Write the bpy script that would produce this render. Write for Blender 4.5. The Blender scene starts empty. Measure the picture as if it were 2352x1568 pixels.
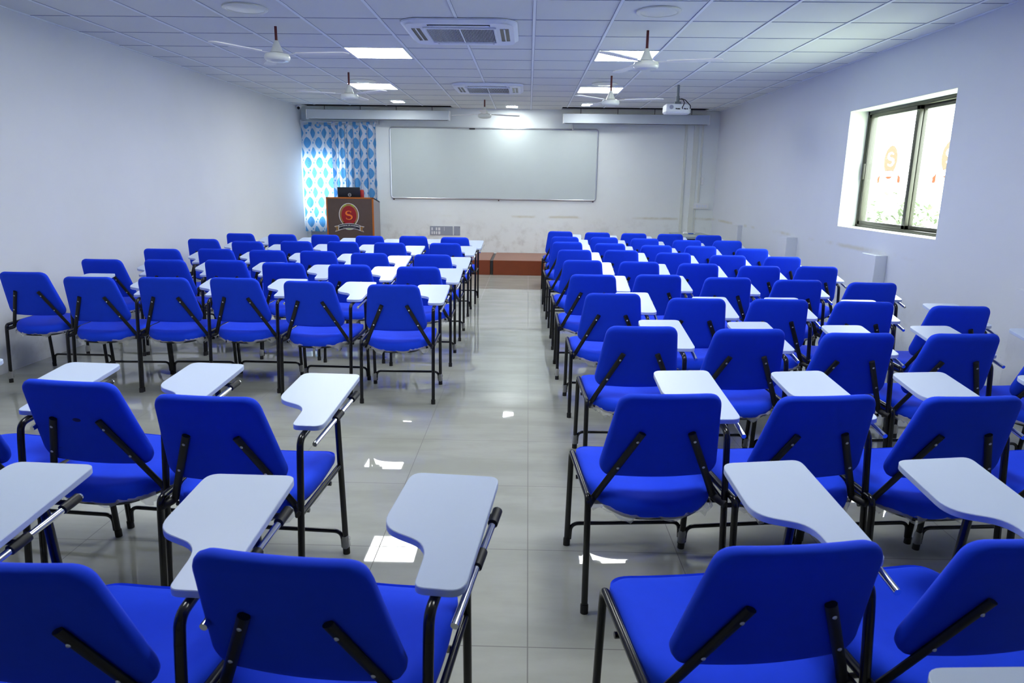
import bpy, bmesh, math, random
from mathutils import Vector, Matrix
random.seed(7)
PI = math.pi
C = bpy.context.scene.collection
SC = bpy.context.scene

# ---------------------------------------------------------------- camera
F_PX, PITCH, YAW, ROLL = 1588.62, .2257, .0200, .0134
cam_d = bpy.data.cameras.new('camera'); cam = bpy.data.objects.new('camera', cam_d); C.objects.link(cam)
cam_d.sensor_fit = 'HORIZONTAL'; cam_d.sensor_width = 36.0; cam_d.lens = F_PX / 2352 * 36; cam_d.clip_start = .02
_r = Vector((math.cos(YAW), math.sin(YAW), 0)); _f = Vector((-math.sin(YAW), math.cos(YAW), 0)); _u = Vector((0, 0, 1))
_w = _f * math.cos(PITCH) - _u * math.sin(PITCH); _u2 = _u * math.cos(PITCH) + _f * math.sin(PITCH)
_R = _r * math.cos(ROLL) + _u2 * math.sin(ROLL); _U = _u2 * math.cos(ROLL) - _r * math.sin(ROLL)
cam.matrix_world = Matrix(((_R.x, _U.x, -_w.x, 0), (_R.y, _U.y, -_w.y, 0), (_R.z, _U.z, -_w.z, 1.5), (0, 0, 0, 1)))
SC.camera = cam
cam_d.dof.use_dof = True; cam_d.dof.focus_distance = 4.6; cam_d.dof.aperture_fstop = 9.0

# ---------------------------------------------------------------- world, view, daylight
W = bpy.data.worlds.new('sky'); SC.world = W; W.use_nodes = True
bg = W.node_tree.nodes['Background']; bg.inputs[0].default_value = (.93, .97, 1.0, 1); bg.inputs[1].default_value = 7
SC.view_settings.view_transform = 'Standard'; SC.view_settings.look = 'None'
SC.view_settings.gamma = 1; SC.view_settings.use_curve_mapping = False
SC.view_settings.exposure = 1.42
PANEL_POWER = 11.0       # emission of the ceiling panels
SC.cycles.max_bounces = 8; SC.cycles.diffuse_bounces = 5; SC.cycles.caustics_reflective = False; SC.cycles.caustics_refractive = False
SC.cycles.sample_clamp_indirect = 6

# room measures (metres)
XL, XR, YB, YF, ZC = -4.05, 3.34, 12.77, -3.2, 2.757
WALL_T = .30
def portal(name, loc, rot, sx, sy):
    l = bpy.data.lights.new(name, 'AREA'); l.shape = 'RECTANGLE'; l.size = sx; l.size_y = sy
    l.cycles.is_portal = True
    o = bpy.data.objects.new(name, l); C.objects.link(o); o.location = loc; o.rotation_euler = rot
WIN_Y = [(5.78, 7.63)]   # window openings in the right wall
WIN_Z = (1.085, 2.272)
REAR_X = []
for a, b in WIN_Y: portal('window_portal', (XR + WALL_T + .02, (a + b) / 2, sum(WIN_Z) / 2), (0, PI / 2, 0), WIN_Z[1] - WIN_Z[0], b - a)
for a, b in REAR_X: portal('window_portal', ((a + b) / 2, YF - WALL_T - .02, 1.6), (PI / 2, 0, 0), b - a, 1.3)

# ---------------------------------------------------------------- materials
def srgb(r, g, b):
    f = lambda c: (c / 255 / 12.92) if c / 255 <= .04045 else ((c / 255 + .055) / 1.055) ** 2.4
    return (f(r), f(g), f(b), 1)
def mat(name, col, rough=.5, metal=0, spec=.5, noise=None, bump=None, coat=0, emit=None, sheen=0):
    m = bpy.data.materials.new(name); m.use_nodes = True; nt = m.node_tree; p = nt.nodes['Principled BSDF']
    p.inputs['Base Color'].default_value = col; p.inputs['Roughness'].default_value = rough; p.inputs['Metallic'].default_value = metal
    p.inputs['Specular IOR Level'].default_value = spec; p.inputs['Coat Weight'].default_value = coat
    p.inputs['Sheen Weight'].default_value = sheen
    if emit: p.inputs['Emission Color'].default_value = emit[0]; p.inputs['Emission Strength'].default_value = emit[1]
    tc = nt.nodes.new('ShaderNodeTexCoord')
    if noise:
        sc_, amt = noise
        n = nt.nodes.new('ShaderNodeTexNoise'); n.inputs['Scale'].default_value = sc_; n.inputs['Detail'].default_value = 4
        nt.links.new(tc.outputs['Object'], n.inputs['Vector'])
        r = nt.nodes.new('ShaderNodeMapRange'); r.inputs[3].default_value = 1 - amt; r.inputs[4].default_value = 1 + amt
        nt.links.new(n.outputs[0], r.inputs[0])
        h = nt.nodes.new('ShaderNodeVectorMath'); h.operation = 'SCALE'; h.inputs[0].default_value = col[:3]
        nt.links.new(r.outputs[0], h.inputs['Scale']); nt.links.new(h.outputs[0], p.inputs['Base Color'])
    if bump:
        sc_, st, dist = bump
        n = nt.nodes.new('ShaderNodeTexNoise'); n.inputs['Scale'].default_value = sc_; n.inputs['Detail'].default_value = 3
        nt.links.new(tc.outputs['Object'], n.inputs['Vector'])
        b = nt.nodes.new('ShaderNodeBump'); b.inputs['Strength'].default_value = st; b.inputs['Distance'].default_value = dist
        nt.links.new(n.outputs[0], b.inputs['Height']); nt.links.new(b.outputs[0], p.inputs['Normal'])
    return m
class NT:
    """small helper to write node maths"""
    def __init__(s, m): s.t = m.node_tree
    def new(s, k, **kw):
        n = s.t.nodes.new(k)
        for a, v in kw.items(): setattr(n, a, v)
        return n
    def m(s, op, a, b=None, c=None):
        n = s.new('ShaderNodeMath', operation=op)
        for i, v in enumerate((a, b, c)):
            if v is None: continue
            if isinstance(v, (int, float)): n.inputs[i].default_value = v
            else: s.t.links.new(v, n.inputs[i])
        return n.outputs[0]
    def mix(s, fac, a, b):
        n = s.new('ShaderNodeMix', data_type='RGBA')
        for i, v in ((0, fac), (6, a), (7, b)):
            if isinstance(v, (int, float, tuple)): n.inputs[i].default_value = v
            else: s.t.links.new(v, n.inputs[i])
        return n.outputs[2]
    def pos(s):
        g = s.new('ShaderNodeNewGeometry'); x = s.new('ShaderNodeSeparateXYZ'); s.t.links.new(g.outputs['Position'], x.inputs[0])
        return g.outputs['Position'], x.outputs[0], x.outputs[1], x.outputs[2]
    def noise(s, vec, scale, detail=4, rough=.55):
        n = s.new('ShaderNodeTexNoise'); n.inputs['Scale'].default_value = scale; n.inputs['Detail'].default_value = detail; n.inputs['Roughness'].default_value = rough
        s.t.links.new(vec, n.inputs['Vector']); return n.outputs[0]
    def smooth(s, v, a, b):
        n = s.new('ShaderNodeMapRange', interpolation_type='SMOOTHSTEP'); n.inputs[1].default_value = a; n.inputs[2].default_value = b
        s.t.links.new(v, n.inputs[0]); return n.outputs[0]

FABRIC = mat('blue_fabric', (.010, .058, .78, 1), .8, spec=.15, noise=(30, .05), bump=(900, .25, .0006), sheen=.03)
BLACK = mat('black_enamel', (.006, .006, .008, 1), .22, spec=.5)
SUPP = mat('black_plastic', (.008, .008, .009, 1), .5)
RUBBER = mat('rubber', (.008, .008, .009, 1), .7)
PADM = mat('white_laminate', srgb(196, 210, 236), .38, spec=.35, noise=(3, .03), bump=(700, .1, .0003))
CHROME = mat('chrome', (.75, .77, .80, 1), .12, metal=1)
STEEL = mat('steel_screw', (.7, .72, .75, 1), .3, metal=1)
ALU = mat('aluminium', (.62, .65, .70, 1), .3, metal=.9)
WHITEP = mat('white_plastic', srgb(228, 231, 232), .4)
ACW = mat('white_casing', srgb(222, 228, 240), .45)
BLADE = mat('fan_blade_enamel', srgb(236, 236, 232), .6)
CREAM = mat('cream_enamel', srgb(222, 226, 218), .3, coat=.3)
MAROON = mat('maroon_paint', srgb(92, 22, 24), .5)
DARK = mat('dark_void', (.012, .014, .02, 1), .8)
GREY = mat('grey_metal', srgb(120, 128, 134), .45, metal=.2)
BOXM = mat('white_painted_steel', srgb(198, 207, 214), .5)
BRONZE = mat('dark_bronze_aluminium', srgb(62, 62, 52), .4, metal=.3)
WOODF = mat('dark_laminate', srgb(84, 68, 62), .45, noise=(25, .12))
SIDEG = mat('grey_laminate', srgb(148, 146, 152), .5)
TRIMO = mat('orange_wood_edging', srgb(176, 96, 22), .45, noise=(20, .1))
LIGHTM = mat('panel_light', (1, 1, 1, 1), .5, emit=((.97, 1, .97, 1), PANEL_POWER))
DOWNM = mat('downlight_glow', (1, 1, 1, 1), .5, emit=((.95, 1, .98, 1), PANEL_POWER * 2.6))
def simple(n, c, r=.4): return mat(n, srgb(*c), r)

def film_mat():
    m = bpy.data.materials.new('clear_plastic_film'); m.use_nodes = True; k = NT(m); nt = m.node_tree
    p = nt.nodes['Principled BSDF']; p.inputs['Base Color'].default_value = (.80, .80, .78, 1); p.inputs['Roughness'].default_value = .25
    p.inputs['Alpha'].default_value = .34
    return m
FILM = film_mat()
def glass_mat():
    m = bpy.data.materials.new('window_glass'); m.use_nodes = True; nt = m.node_tree; nt.nodes.remove(nt.nodes['Principled BSDF'])
    t = nt.nodes.new('ShaderNodeBsdfTransparent'); t.inputs[0].default_value = (.95, .98, .97, 1)
    g = nt.nodes.new('ShaderNodeBsdfGlossy'); g.inputs['Roughness'].default_value = .02
    x = nt.nodes.new('ShaderNodeMixShader'); x.inputs[0].default_value = .06
    nt.links.new(t.outputs[0], x.inputs[1]); nt.links.new(g.outputs[0], x.inputs[2]); nt.links.new(x.outputs[0], nt.nodes['Material Output'].inputs[0])
    return m
GLASS = glass_mat()

def floor_mat():
    m = mat('glossy_floor_tile', (.42, .42, .39, 1), .07, spec=.5); k = NT(m); p = m.node_tree.nodes['Principled BSDF']; L = m.node_tree.links
    P, x, y, z = k.pos(); T = .6242
    def joint(v, o):
        f = k.m('FRACT', k.m('DIVIDE', k.m('SUBTRACT', v, o), T)); d = k.m('MINIMUM', f, k.m('SUBTRACT', 1.0, f)); return k.m('LESS_THAN', d, .0032)
    j = k.m('MAXIMUM', joint(x, .0248 - 10 * T), joint(y, 4.5063 - 20 * T))
    mp = k.new('ShaderNodeMapping'); mp.inputs['Scale'].default_value = (1, 3.5, 1); L.new(P, mp.inputs[0])
    n1 = k.noise(mp.outputs[0], 1.6, 6); n2 = k.noise(P, 7, 4)
    c = k.mix(k.smooth(n1, .35, .65), (.37, .38, .34, 1), (.43, .44, .40, 1))
    c = k.mix(k.m('MULTIPLY', k.smooth(n2, .5, .75), .25), c, (.34, .34, .30, 1))
    c = k.mix(k.m('MULTIPLY', j, .75), c, (.07, .07, .065, 1))
    L.new(c, p.inputs['Base Color'])
    rr = k.m('MULTIPLY_ADD', n2, .02, .012); rr = k.m('MULTIPLY_ADD', j, .4, rr); L.new(rr, p.inputs['Roughness'])
    return m
FLOORM = floor_mat()

def wall_mat(name, base, kind):
    m = mat(name, base, .6, spec=.3); k = NT(m); p = m.node_tree.nodes['Principled BSDF']; L = m.node_tree.links
    P, x, y, z = k.pos()
    n1 = k.noise(P, 1.3, 5); n2 = k.noise(P, 5, 6, .65); n3 = k.noise(P, 22, 5, .7)
    c = k.mix(k.smooth(n1, .3, .7), tuple(v * .97 for v in base[:3]) + (1,), base)
    # dirt rubbed on the plaster low on the wall
    low = k.m('SUBTRACT', 1.0, k.smooth(z, .1, 1.15 if kind == 'back' else .75))
    d = k.m('MULTIPLY', low, k.smooth(n2, .45, .75)); d = k.m('MULTIPLY', d, .55 if kind == 'back' else .35)
    c = k.mix(d, c, (.33, .31, .28, 1))
    sp = k.m('MULTIPLY', k.smooth(n3, .66, .74), low); c = k.mix(k.m('MULTIPLY', sp, .5), c, (.18, .18, .18, 1))
    # yellowed plaster joint at sill height
    zj = .90
    dj = k.m('ABSOLUTE', k.m('SUBTRACT', z, k.m('MULTIPLY_ADD', n2, .03, zj - .015)))
    jn = k.m('SUBTRACT', 1.0, k.smooth(dj, .0, .035)); jn = k.m('MULTIPLY', jn, k.smooth(n1, .5, .62))
    if kind == 'left': jn = k.m('MULTIPLY', jn, 0.0)
    c = k.mix(k.m('MULTIPLY', jn, .5), c, (.50, .46, .30, 1))
    L.new(c, p.inputs['Base Color'])
    b = k.new('ShaderNodeBump'); b.inputs['Strength'].default_value = .25; b.inputs['Distance'].default_value = .004
    L.new(n2, b.inputs['Height']); L.new(b.outputs[0], p.inputs['Normal'])
    return m
WBACK = wall_mat('plaster_back', srgb(232, 238, 238), 'back')
WLEFT = wall_mat('plaster_left', srgb(222, 225, 229), 'left')
WRIGHT = wall_mat('plaster_right', srgb(216, 221, 231), 'right')
CEILM = mat('ceiling_tile', srgb(220, 223, 222), .8, spec=.2, noise=(1.2, .03), bump=(120, .2, .001))
TEEM = mat('ceiling_tee', srgb(232, 238, 244), .5)
JOINT = mat('ceiling_joint', srgb(130, 140, 160), .7)
REVEAL = mat('plaster_reveal', srgb(226, 230, 222), .6, noise=(3, .02))

# ---------------------------------------------------------------- mesh helpers
def obj(name, bm, m, parent=None, smooth=True, angle=.7):
    me = bpy.data.meshes.new(name)
    bmesh.ops.recalc_face_normals(bm, faces=bm.faces[:])
    for f in bm.faces: f.smooth = smooth
    if smooth:
        for e in bm.edges:
            if len(e.link_faces) == 2 and e.calc_face_angle(0) > angle: e.smooth = False
    bm.to_mesh(me); bm.free()
    ms = m if isinstance(m, (list, tuple)) else [m]
    for q in ms: me.materials.append(q)
    o = bpy.data.objects.new(name, me); C.objects.link(o)
    if parent: o.parent = parent
    return o
def tag(o, label, cat, group=None):
    o['label'] = label; o['category'] = cat
    if group: o['group'] = group
    return o
def thing(name, label, cat, loc=(0, 0, 0), rz=0, group=None):
    o = bpy.data.objects.new(name, None); C.objects.link(o); o.location = loc; o.rotation_euler = (0, 0, rz)
    o.empty_display_size = .1
    return tag(o, label, cat, group)
def struct(name, bm, m, smooth=False, parent=None):
    o = obj(name, bm, m, parent, smooth)
    if not parent: o['kind'] = 'structure'
    return o
def box(bm, lo, hi, mi=0, bev=0):
    x0, y0, z0 = lo; x1, y1, z1 = hi
    vs = [bm.verts.new(p) for p in ((x0, y0, z0), (x1, y0, z0), (x1, y1, z0), (x0, y1, z0), (x0, y0, z1), (x1, y0, z1), (x1, y1, z1), (x0, y1, z1))]
    fs = [bm.faces.new([vs[i] for i in q]) for q in ((0, 3, 2, 1), (4, 5, 6, 7), (0, 1, 5, 4), (1, 2, 6, 5), (2, 3, 7, 6), (3, 0, 4, 7))]
    for f in fs: f.material_index = mi
    if bev:
        es = list({e for f in fs for e in f.edges})
        r = bmesh.ops.bevel(bm, geom=es, offset=bev, segments=2, affect='EDGES', profile=.5)
        for f in r['faces']: f.material_index = mi
    return vs
def bx(lo, hi, bev=0):
    bm = bmesh.new(); box(bm, lo, hi, 0, bev); return bm
def fillet(pts, rad, seg=5, closed=False):
    pts = [Vector(p) for p in pts]; n = len(pts); out = []
    rads = rad if isinstance(rad, (list, tuple)) else [rad] * n
    for i, p in enumerate(pts):
        if not closed and i in (0, n - 1): out.append(p); continue
        a = pts[i - 1]; b = pts[(i + 1) % n]; da = a - p; db = b - p
        r = min(rads[i], da.length * .49, db.length * .49)
        if r < 1e-5: out.append(p); continue
        A = p + da.normalized() * r; B = p + db.normalized() * r
        for k in range(seg + 1):
            t = k / seg; out.append(A * (1 - t) ** 2 + p * 2 * t * (1 - t) + B * t * t)
    return out
def tube(bm, pts, r, n=10, cap=True, mi=0, flat=1.0, up=None):
    pts = [Vector(p) for p in pts]; rings = []
    t0 = (pts[1] - pts[0]).normalized()
    u = Vector(up) if up else (Vector((1, 0, 0)) if abs(t0.x) < .8 else Vector((0, 1, 0)))
    u = (u - t0 * u.dot(t0)).normalized()
    rs = r if isinstance(r, (list, tuple)) else [r] * len(pts)
    for i, p in enumerate(pts):
        if i == 0: t = pts[1] - p
        elif i == len(pts) - 1: t = p - pts[i - 1]
        else: t = (pts[i + 1] - p).normalized() + (p - pts[i - 1]).normalized()
        t.normalize(); u = (u - t * u.dot(t)).normalized(); v = t.cross(u)
        rings.append([bm.verts.new(p + u * math.cos(2 * PI * k / n) * rs[i] + v * math.sin(2 * PI * k / n) * rs[i] * flat) for k in range(n)])
    for a, b in zip(rings, rings[1:]):
        for k in range(n):
            f = bm.faces.new((a[k], a[(k + 1) % n], b[(k + 1) % n], b[k])); f.material_index = mi
    if cap:
        for g in (rings[0], rings[-1]): bm.faces.new(g).material_index = mi
def tb(pts, r, n=10, **k):
    bm = bmesh.new(); tube(bm, pts, r, n, **k); return bm
def lathe(bm, prof, n=32, c=(0, 0, 0), mi=0):
    c = Vector(c); rings = []
    for r, z in prof:
        if r < 1e-6: rings.append([bm.verts.new(c + Vector((0, 0, z)))])
        else: rings.append([bm.verts.new(c + Vector((r * math.cos(2 * PI * k / n), r * math.sin(2 * PI * k / n), z))) for k in range(n)])
    for a, b in zip(rings, rings[1:]):
        for k in range(n):
            q = [a[k % len(a)], a[(k + 1) % len(a)], b[(k + 1) % len(b)], b[k % len(b)]]
            q = list(dict.fromkeys(q))
            if len(q) > 2: bm.faces.new(q).material_index = mi
    return rings
def plate(bm, outline, z0, z1, mi=0, fn=None):
    """prism from a 2-D outline; fn maps (x,y,z) to a point"""
    g = fn or (lambda x, y, z: (x, y, z))
    a = [bm.verts.new(g(p[0], p[1], z0)) for p in outline]; b = [bm.verts.new(g(p[0], p[1], z1)) for p in outline]
    n = len(a)
    for k in range(n): bm.faces.new((a[k], a[(k + 1) % n], b[(k + 1) % n], b[k])).material_index = mi
    bm.faces.new(a[::-1]).material_index = mi; bm.faces.new(b).material_index = mi
def cushion(bm, outline, prof, fn, mi=0):
    """puffy slab: outline (ccw 2-D), prof = list of (scale inset, w) from bottom centre to top centre"""
    cx = sum(p[0] for p in outline) / len(outline); cy = sum(p[1] for p in outline) / len(outline)
    n = len(outline); nor = []
    for i in range(n):
        a = outline[i - 1]; b = outline[(i + 1) % n]; d = Vector((b[0] - a[0], b[1] - a[1])).normalized(); nor.append((-d.y, d.x))
    rings = []
    for ins, s, w in prof:
        ring = []
        for (x, y), (nx, ny) in zip(outline, nor):
            px, py = x + nx * ins, y + ny * ins
            px, py = cx + (px - cx) * s, cy + (py - cy) * s
            ring.append(bm.verts.new(fn(px, py, w)))
        rings.append(ring)
    for a, b in zip(rings, rings[1:]):
        for k in range(n): bm.faces.new((a[k], a[(k + 1) % n], b[(k + 1) % n], b[k])).material_index = mi
    bm.faces.new(rings[0][::-1]).material_index = mi; bm.faces.new(rings[-1]).material_index = mi
def ss(a, b, t):
    t = max(0, min(1, (t - a) / (b - a))); return t * t * (3 - 2 * t)
def resample(pts, step):
    out = []
    n = len(pts)
    for i in range(n):
        a = Vector(pts[i]); b = Vector(pts[(i + 1) % n]); k = max(1, int((b - a).length / step))
        for j in range(k): out.append(tuple(a.lerp(b, j / k)))
    return out

# ================================================================ THE ROOM
bm = bmesh.new(); box(bm, (XL - .3, YF - .3, -.12), (XR + .3, YB + .3, 0)); struct('floor', bm, FLOORM)

# walls with openings: strips of boxes round the holes
def wall_x(name, x0, x1, y0, y1, z1, holes, m):
    bm = bmesh.new(); ys = [y0]
    for a, b, za, zb in holes:
        box(bm, (x0, ys[-1], 0), (x1, a, z1)); box(bm, (x0, a, 0), (x1, b, za)); box(bm, (x0, a, zb), (x1, b, z1)); ys.append(b)
    box(bm, (x0, ys[-1], 0), (x1, y1, z1)); return struct(name, bm, m)
def wall_y(name, y0, y1, x0, x1, z1, holes, m):
    bm = bmesh.new(); xs = [x0]
    for a, b, za, zb in holes:
        box(bm, (xs[-1], y0, 0), (a, y1, z1)); box(bm, (a, y0, 0), (b, y1, za)); box(bm, (a, y0, zb), (b, y1, z1)); xs.append(b)
    box(bm, (xs[-1], y0, 0), (x1, y1, z1)); return struct(name, bm, m)
ZT = ZC + .42
wall_x('wall_left', XL - WALL_T, XL, YF - WALL_T, YB + WALL_T, ZT, [], WLEFT)
wall_x('wall_right', XR, XR + WALL_T, YF - WALL_T, YB + WALL_T, ZT, [(a, b, *WIN_Z) for a, b in WIN_Y], WRIGHT)
CW = (-4.0, -3.40, .84, 1.90)      # the window behind the curtain
wall_y('wall_back', YB, YB + WALL_T, XL, XR, ZT, [CW], WBACK)
wall_y('wall_rear', YF - WALL_T, YF, XL, XR, ZT, [(a, b, .95, 2.25) for a, b in REAR_X], WLEFT)

# false ceiling: tiles between tees, with two dark slots above the screen casings
GX0, GY0, GX, GY = -4.2984, 5.3024, .6175, .6222
SLOTS = [(-3.92, -1.35, 12.36, 12.72), (.56, 3.05, 12.36, 12.72)]
bm = bmesh.new(); zt = ZC + .004
ycuts = 12.36
box(bm, (XL, YF, zt), (XR, ycuts, zt + .015))
xs = [XL, SLOTS[0][0], SLOTS[0][1], SLOTS[1][0], SLOTS[1][1], XR]
for i in (0, 2, 4): box(bm, (xs[i], ycuts, zt), (xs[i + 1], YB, zt + .015))
for s in SLOTS: box(bm, (s[0], s[3], zt), (s[1], YB, zt + .015))
def tee(lo, hi): box(bm, lo, hi, 1)
k = 0
while GX0 + k * GX < XR:
    x = GX0 + k * GX; k += 1
    if x < XL + .02: continue
    ye = YB if not any(s[0] < x < s[1] for s in SLOTS) else ycuts
    tee((x - .011, YF, ZC - .002), (x + .011, ye, zt)); box(bm, (x - .0145, YF, ZC + .002), (x + .0145, ye, zt), 2)
k = -14
while GY0 + k * GY < YB:
    y = GY0 + k * GY; k += 1
    if y < YF + .02: continue
    i = 0
    while True:
        xa = max(XL, GX0 + i * GX + .0115); xb = min(XR, GX0 + (i + 1) * GX - .0115); i += 1
        if xa >= XR: break
        if xb <= XL: continue
        if y > ycuts and any(xb > s[0] and xa < s[1] for s in SLOTS): continue
        box(bm, (xa, y - .009, ZC + .0025), (xb, y + .004, zt), 2); tee((xa, y + .004, ZC + .001), (xb, y + .009, zt))
tee((XL, YF, ZC - .002), (XL + .02, YB, zt)); tee((XR - .02, YF, ZC - .002), (XR, YB, zt))
ceil = struct('ceiling', bm, [CEILM, TEEM, JOINT])
bm = bmesh.new()
for s in SLOTS:       # the void seen through the slots
    box(bm, (s[0], s[2] - .02, zt + .3), (s[1], s[3] + .02, zt + .32))
    box(bm, (s[0] - .02, s[2] - .02, zt + .015), (s[0], s[3] + .02, zt + .32)); box(bm, (s[1], s[2] - .02, zt + .015), (s[1] + .02, s[3] + .02, zt + .32))
    box(bm, (s[0], s[2] - .02, zt + .015), (s[1], s[2], zt + .32)); box(bm, (s[0], s[3], zt + .015), (s[1], s[3] + .02, zt + .32))
struct('trim_1', bm, DARK)
bm = bmesh.new(); box(bm, (XL - WALL_T, YF - WALL_T, ZT), (XR + WALL_T, YB + WALL_T, ZT + .1)); struct('trim_2', bm, DARK)

# short concrete stubs standing out of the right wall
for i, (a, b, d, h) in enumerate(((6.50, 6.77, .11, .885), (8.70, 8.98, .134, .885), (10.97, 11.26, .07, .90), (4.25, 4.62, .10, .86))):
    bm = bx((XR - d, a, 0), (XR, b, h), .004); struct('trim_%d' % (3 + i), bm, WRIGHT)

# ---- emblem (shield, letter, ribbon) used on the lectern and on the glass
def ribbon_pts(t, w):    # arc of the banner: t -1..1, w across
    x = t * .150; y = -.105 - .045 * t * t + w
    return x, y
def s_glyph(bm, cx, cy, h, z, mi):
    # serif S: stroke of changing width along a spine
    sp = []
    for k in range(33):
        t = k / 32
        if t < .5: a = math.radians(35 + 235 * t * 2 * .98); c = (0, .25); r = (.26, .235)
        else: a = math.radians(90 - 235 * (t - .5) * 2 * .98 + 0); c = (0, -.25); r = (.29, .26)
        sp.append((c[0] + r[0] * math.cos(a), c[1] + r[1] * math.sin(a)))
    n = len(sp); L = []; R = []
    for i, (x, y) in enumerate(sp):
        a = sp[max(0, i - 1)]; b = sp[min(n - 1, i + 1)]; d = Vector((b[0] - a[0], b[1] - a[1])).normalized()
        t = i / (n - 1); w = .035 + .065 * math.sin(PI * t) ** 1.5
        L.append((x - d.y * w, y + d.x * w)); R.append((x + d.y * w, y - d.x * w))
    for i in range(n - 1):
        q = [bm.verts.new((cx + p[0] * h, cy + p[1] * h, z)) for p in (L[i], L[i + 1], R[i + 1], R[i])]
        bm.faces.new(q).material_index = mi
    for sx, sy, s in ((.215, .40, 1), (-.265, -.40, -1)):      # serifs
        q = [bm.verts.new((cx + p[0] * h, cy + p[1] * h, z)) for p in ((sx - .02, sy - .14 * s), (sx + .035, sy - .14 * s), (sx + .035, sy + .09 * s), (sx - .02, sy + .09 * s))]
        bm.faces.new(q).material_index = mi
def ell(bm, cx, cy, a, b, z, mi, th=.0006, n=48, a0=0, a1=2 * PI):
    plate(bm, [(cx + a * math.cos(2 * PI * k / n), cy + b * math.sin(2 * PI * k / n)) for k in range(n)], z - th, z, mi)
def strip(bm, f0, f1, n, z, mi):
    a = [f0(i / n) for i in range(n + 1)]; b = [f1(i / n) for i in range(n + 1)]
    va = [bm.verts.new((*p, z)) for p in a]; vb = [bm.verts.new((*p, z)) for p in b]
    for i in range(n): bm.faces.new((va[i], va[i + 1], vb[i + 1], vb[i])).material_index = mi
def text_mesh(bm, s, size, z, mi, fn, bold=.0):
    cu = bpy.data.curves.new('t', 'FONT'); cu.body = s; cu.size = size; cu.align_x = 'CENTER'; cu.offset = bold; cu.resolution_u = 2
    o = bpy.data.objects.new('t', cu); C.objects.link(o); bpy.context.view_layer.update()
    me = o.evaluated_get(bpy.context.evaluated_depsgraph_get()).to_mesh()
    vs = [bm.verts.new(fn(v.co.x, v.co.y, z)) for v in me.vertices]
    for p in me.polygons:
        try: bm.faces.new([vs[i] for i in p.vertices]).material_index = mi
        except ValueError: pass
    bpy.data.objects.remove(o); bpy.data.curves.remove(cu)
def emblem(bm, cols, simple_=False):
    """about .30 wide, .42 high, centred, in the xy plane facing +z; cols = material indices"""
    wht, gold, grn, red, org, navy = cols
    ell(bm, 0, .035, .106, .150, .001, wht); ell(bm, 0, -.09, .075, .066, .001, wht)
    ell(bm, 0, .035, .099, .143, .002, gold); ell(bm, 0, -.09, .068, .059, .002, grn)
    for a0, a1 in ((50, 75), (105, 130)):
        strip(bm, lambda t: (.097 * math.cos(math.radians(a0 + (a1 - a0) * t)), .035 + .141 * math.sin(math.radians(a0 + (a1 - a0) * t))),
              lambda t: (.086 * math.cos(math.radians(a0 + (a1 - a0) * t)), .035 + .128 * math.sin(math.radians(a0 + (a1 - a0) * t))), 8, .0024, grn)
    ell(bm, 0, .03, .080, .120, .003, red); ell(bm, 0, -.085, .05, .045, .0034, red)
    s_glyph(bm, .004, .028, .110, .0036, navy); s_glyph(bm, 0, .032, .108, .0042, org)
    # ribbon tails
    for s in (-1, 1):
        for mi, g, z in ((wht, .006, .0015), (gold, 0, .0022)):
            p = [(s * .098, -.105 + g), (s * (.155 + g), -.118 + g), (s * .135, -.145), (s * (.148 + g), -.178 - g), (s * .088, -.150 - g)]
            bm.faces.new([bm.verts.new((*q, z)) for q in (p if s > 0 else p[::-1])]).material_index = mi
    for mi, h, z, wd in ((wht, .034, .0046, .78), (navy, .028, .0052, .74)):
        strip(bm, lambda t: (ribbon_pts((t * 2 - 1) * wd, h)), lambda t: (ribbon_pts((t * 2 - 1) * wd, -h)), 20, z, mi)
    if not simple_:
        bend = lambda y0: (lambda x, y, z: (x, y + y0 - .045 * (x / .15) ** 2, z))
        text_mesh(bm, 'SHANKAR IAS ACADEMY', .0195, .0058, wht, bend(-.103), .0006)
        text_mesh(bm, 'The Learning Centre, Chennai & Delhi', .0088, .0058, wht, bend(-.121))
EMC = [simple('emblem_white', (225, 225, 228)), simple('emblem_gold', (150, 112, 60), .3), simple('emblem_green', (150, 178, 50), .3), simple('emblem_red', (150, 20, 26), .3), simple('emblem_orange', (232, 118, 34), .3), simple('emblem_navy', (18, 16, 38), .4)]
def tint_mat(n, c, a):
    m = mat(n, srgb(*c), .4); m.node_tree.nodes['Principled BSDF'].inputs['Alpha'].default_value = a
    t = m.node_tree.nodes['Principled BSDF']; t.inputs['Transmission Weight'].default_value = 0
    tr = m.node_tree.nodes.new('ShaderNodeBsdfTranslucent'); tr.inputs[0].default_value = srgb(*c)
    tp = m.node_tree.nodes.new('ShaderNodeBsdfTransparent'); tp.inputs[0].default_value = srgb(*c)
    x = m.node_tree.nodes.new('ShaderNodeMixShader'); x.inputs[0].default_value = a
    m.node_tree.links.new(tp.outputs[0], x.inputs[1]); m.node_tree.links.new(tr.outputs[0], x.inputs[2]); m.node_tree.links.new(x.outputs[0], m.node_tree.nodes['Material Output'].inputs[0])
    return m
GW = tint_mat('sticker_white', (255, 255, 252), .2); GO = tint_mat('sticker_orange', (255, 176, 120), .25); GR = tint_mat('sticker_red', (250, 120, 70), .3)

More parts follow.
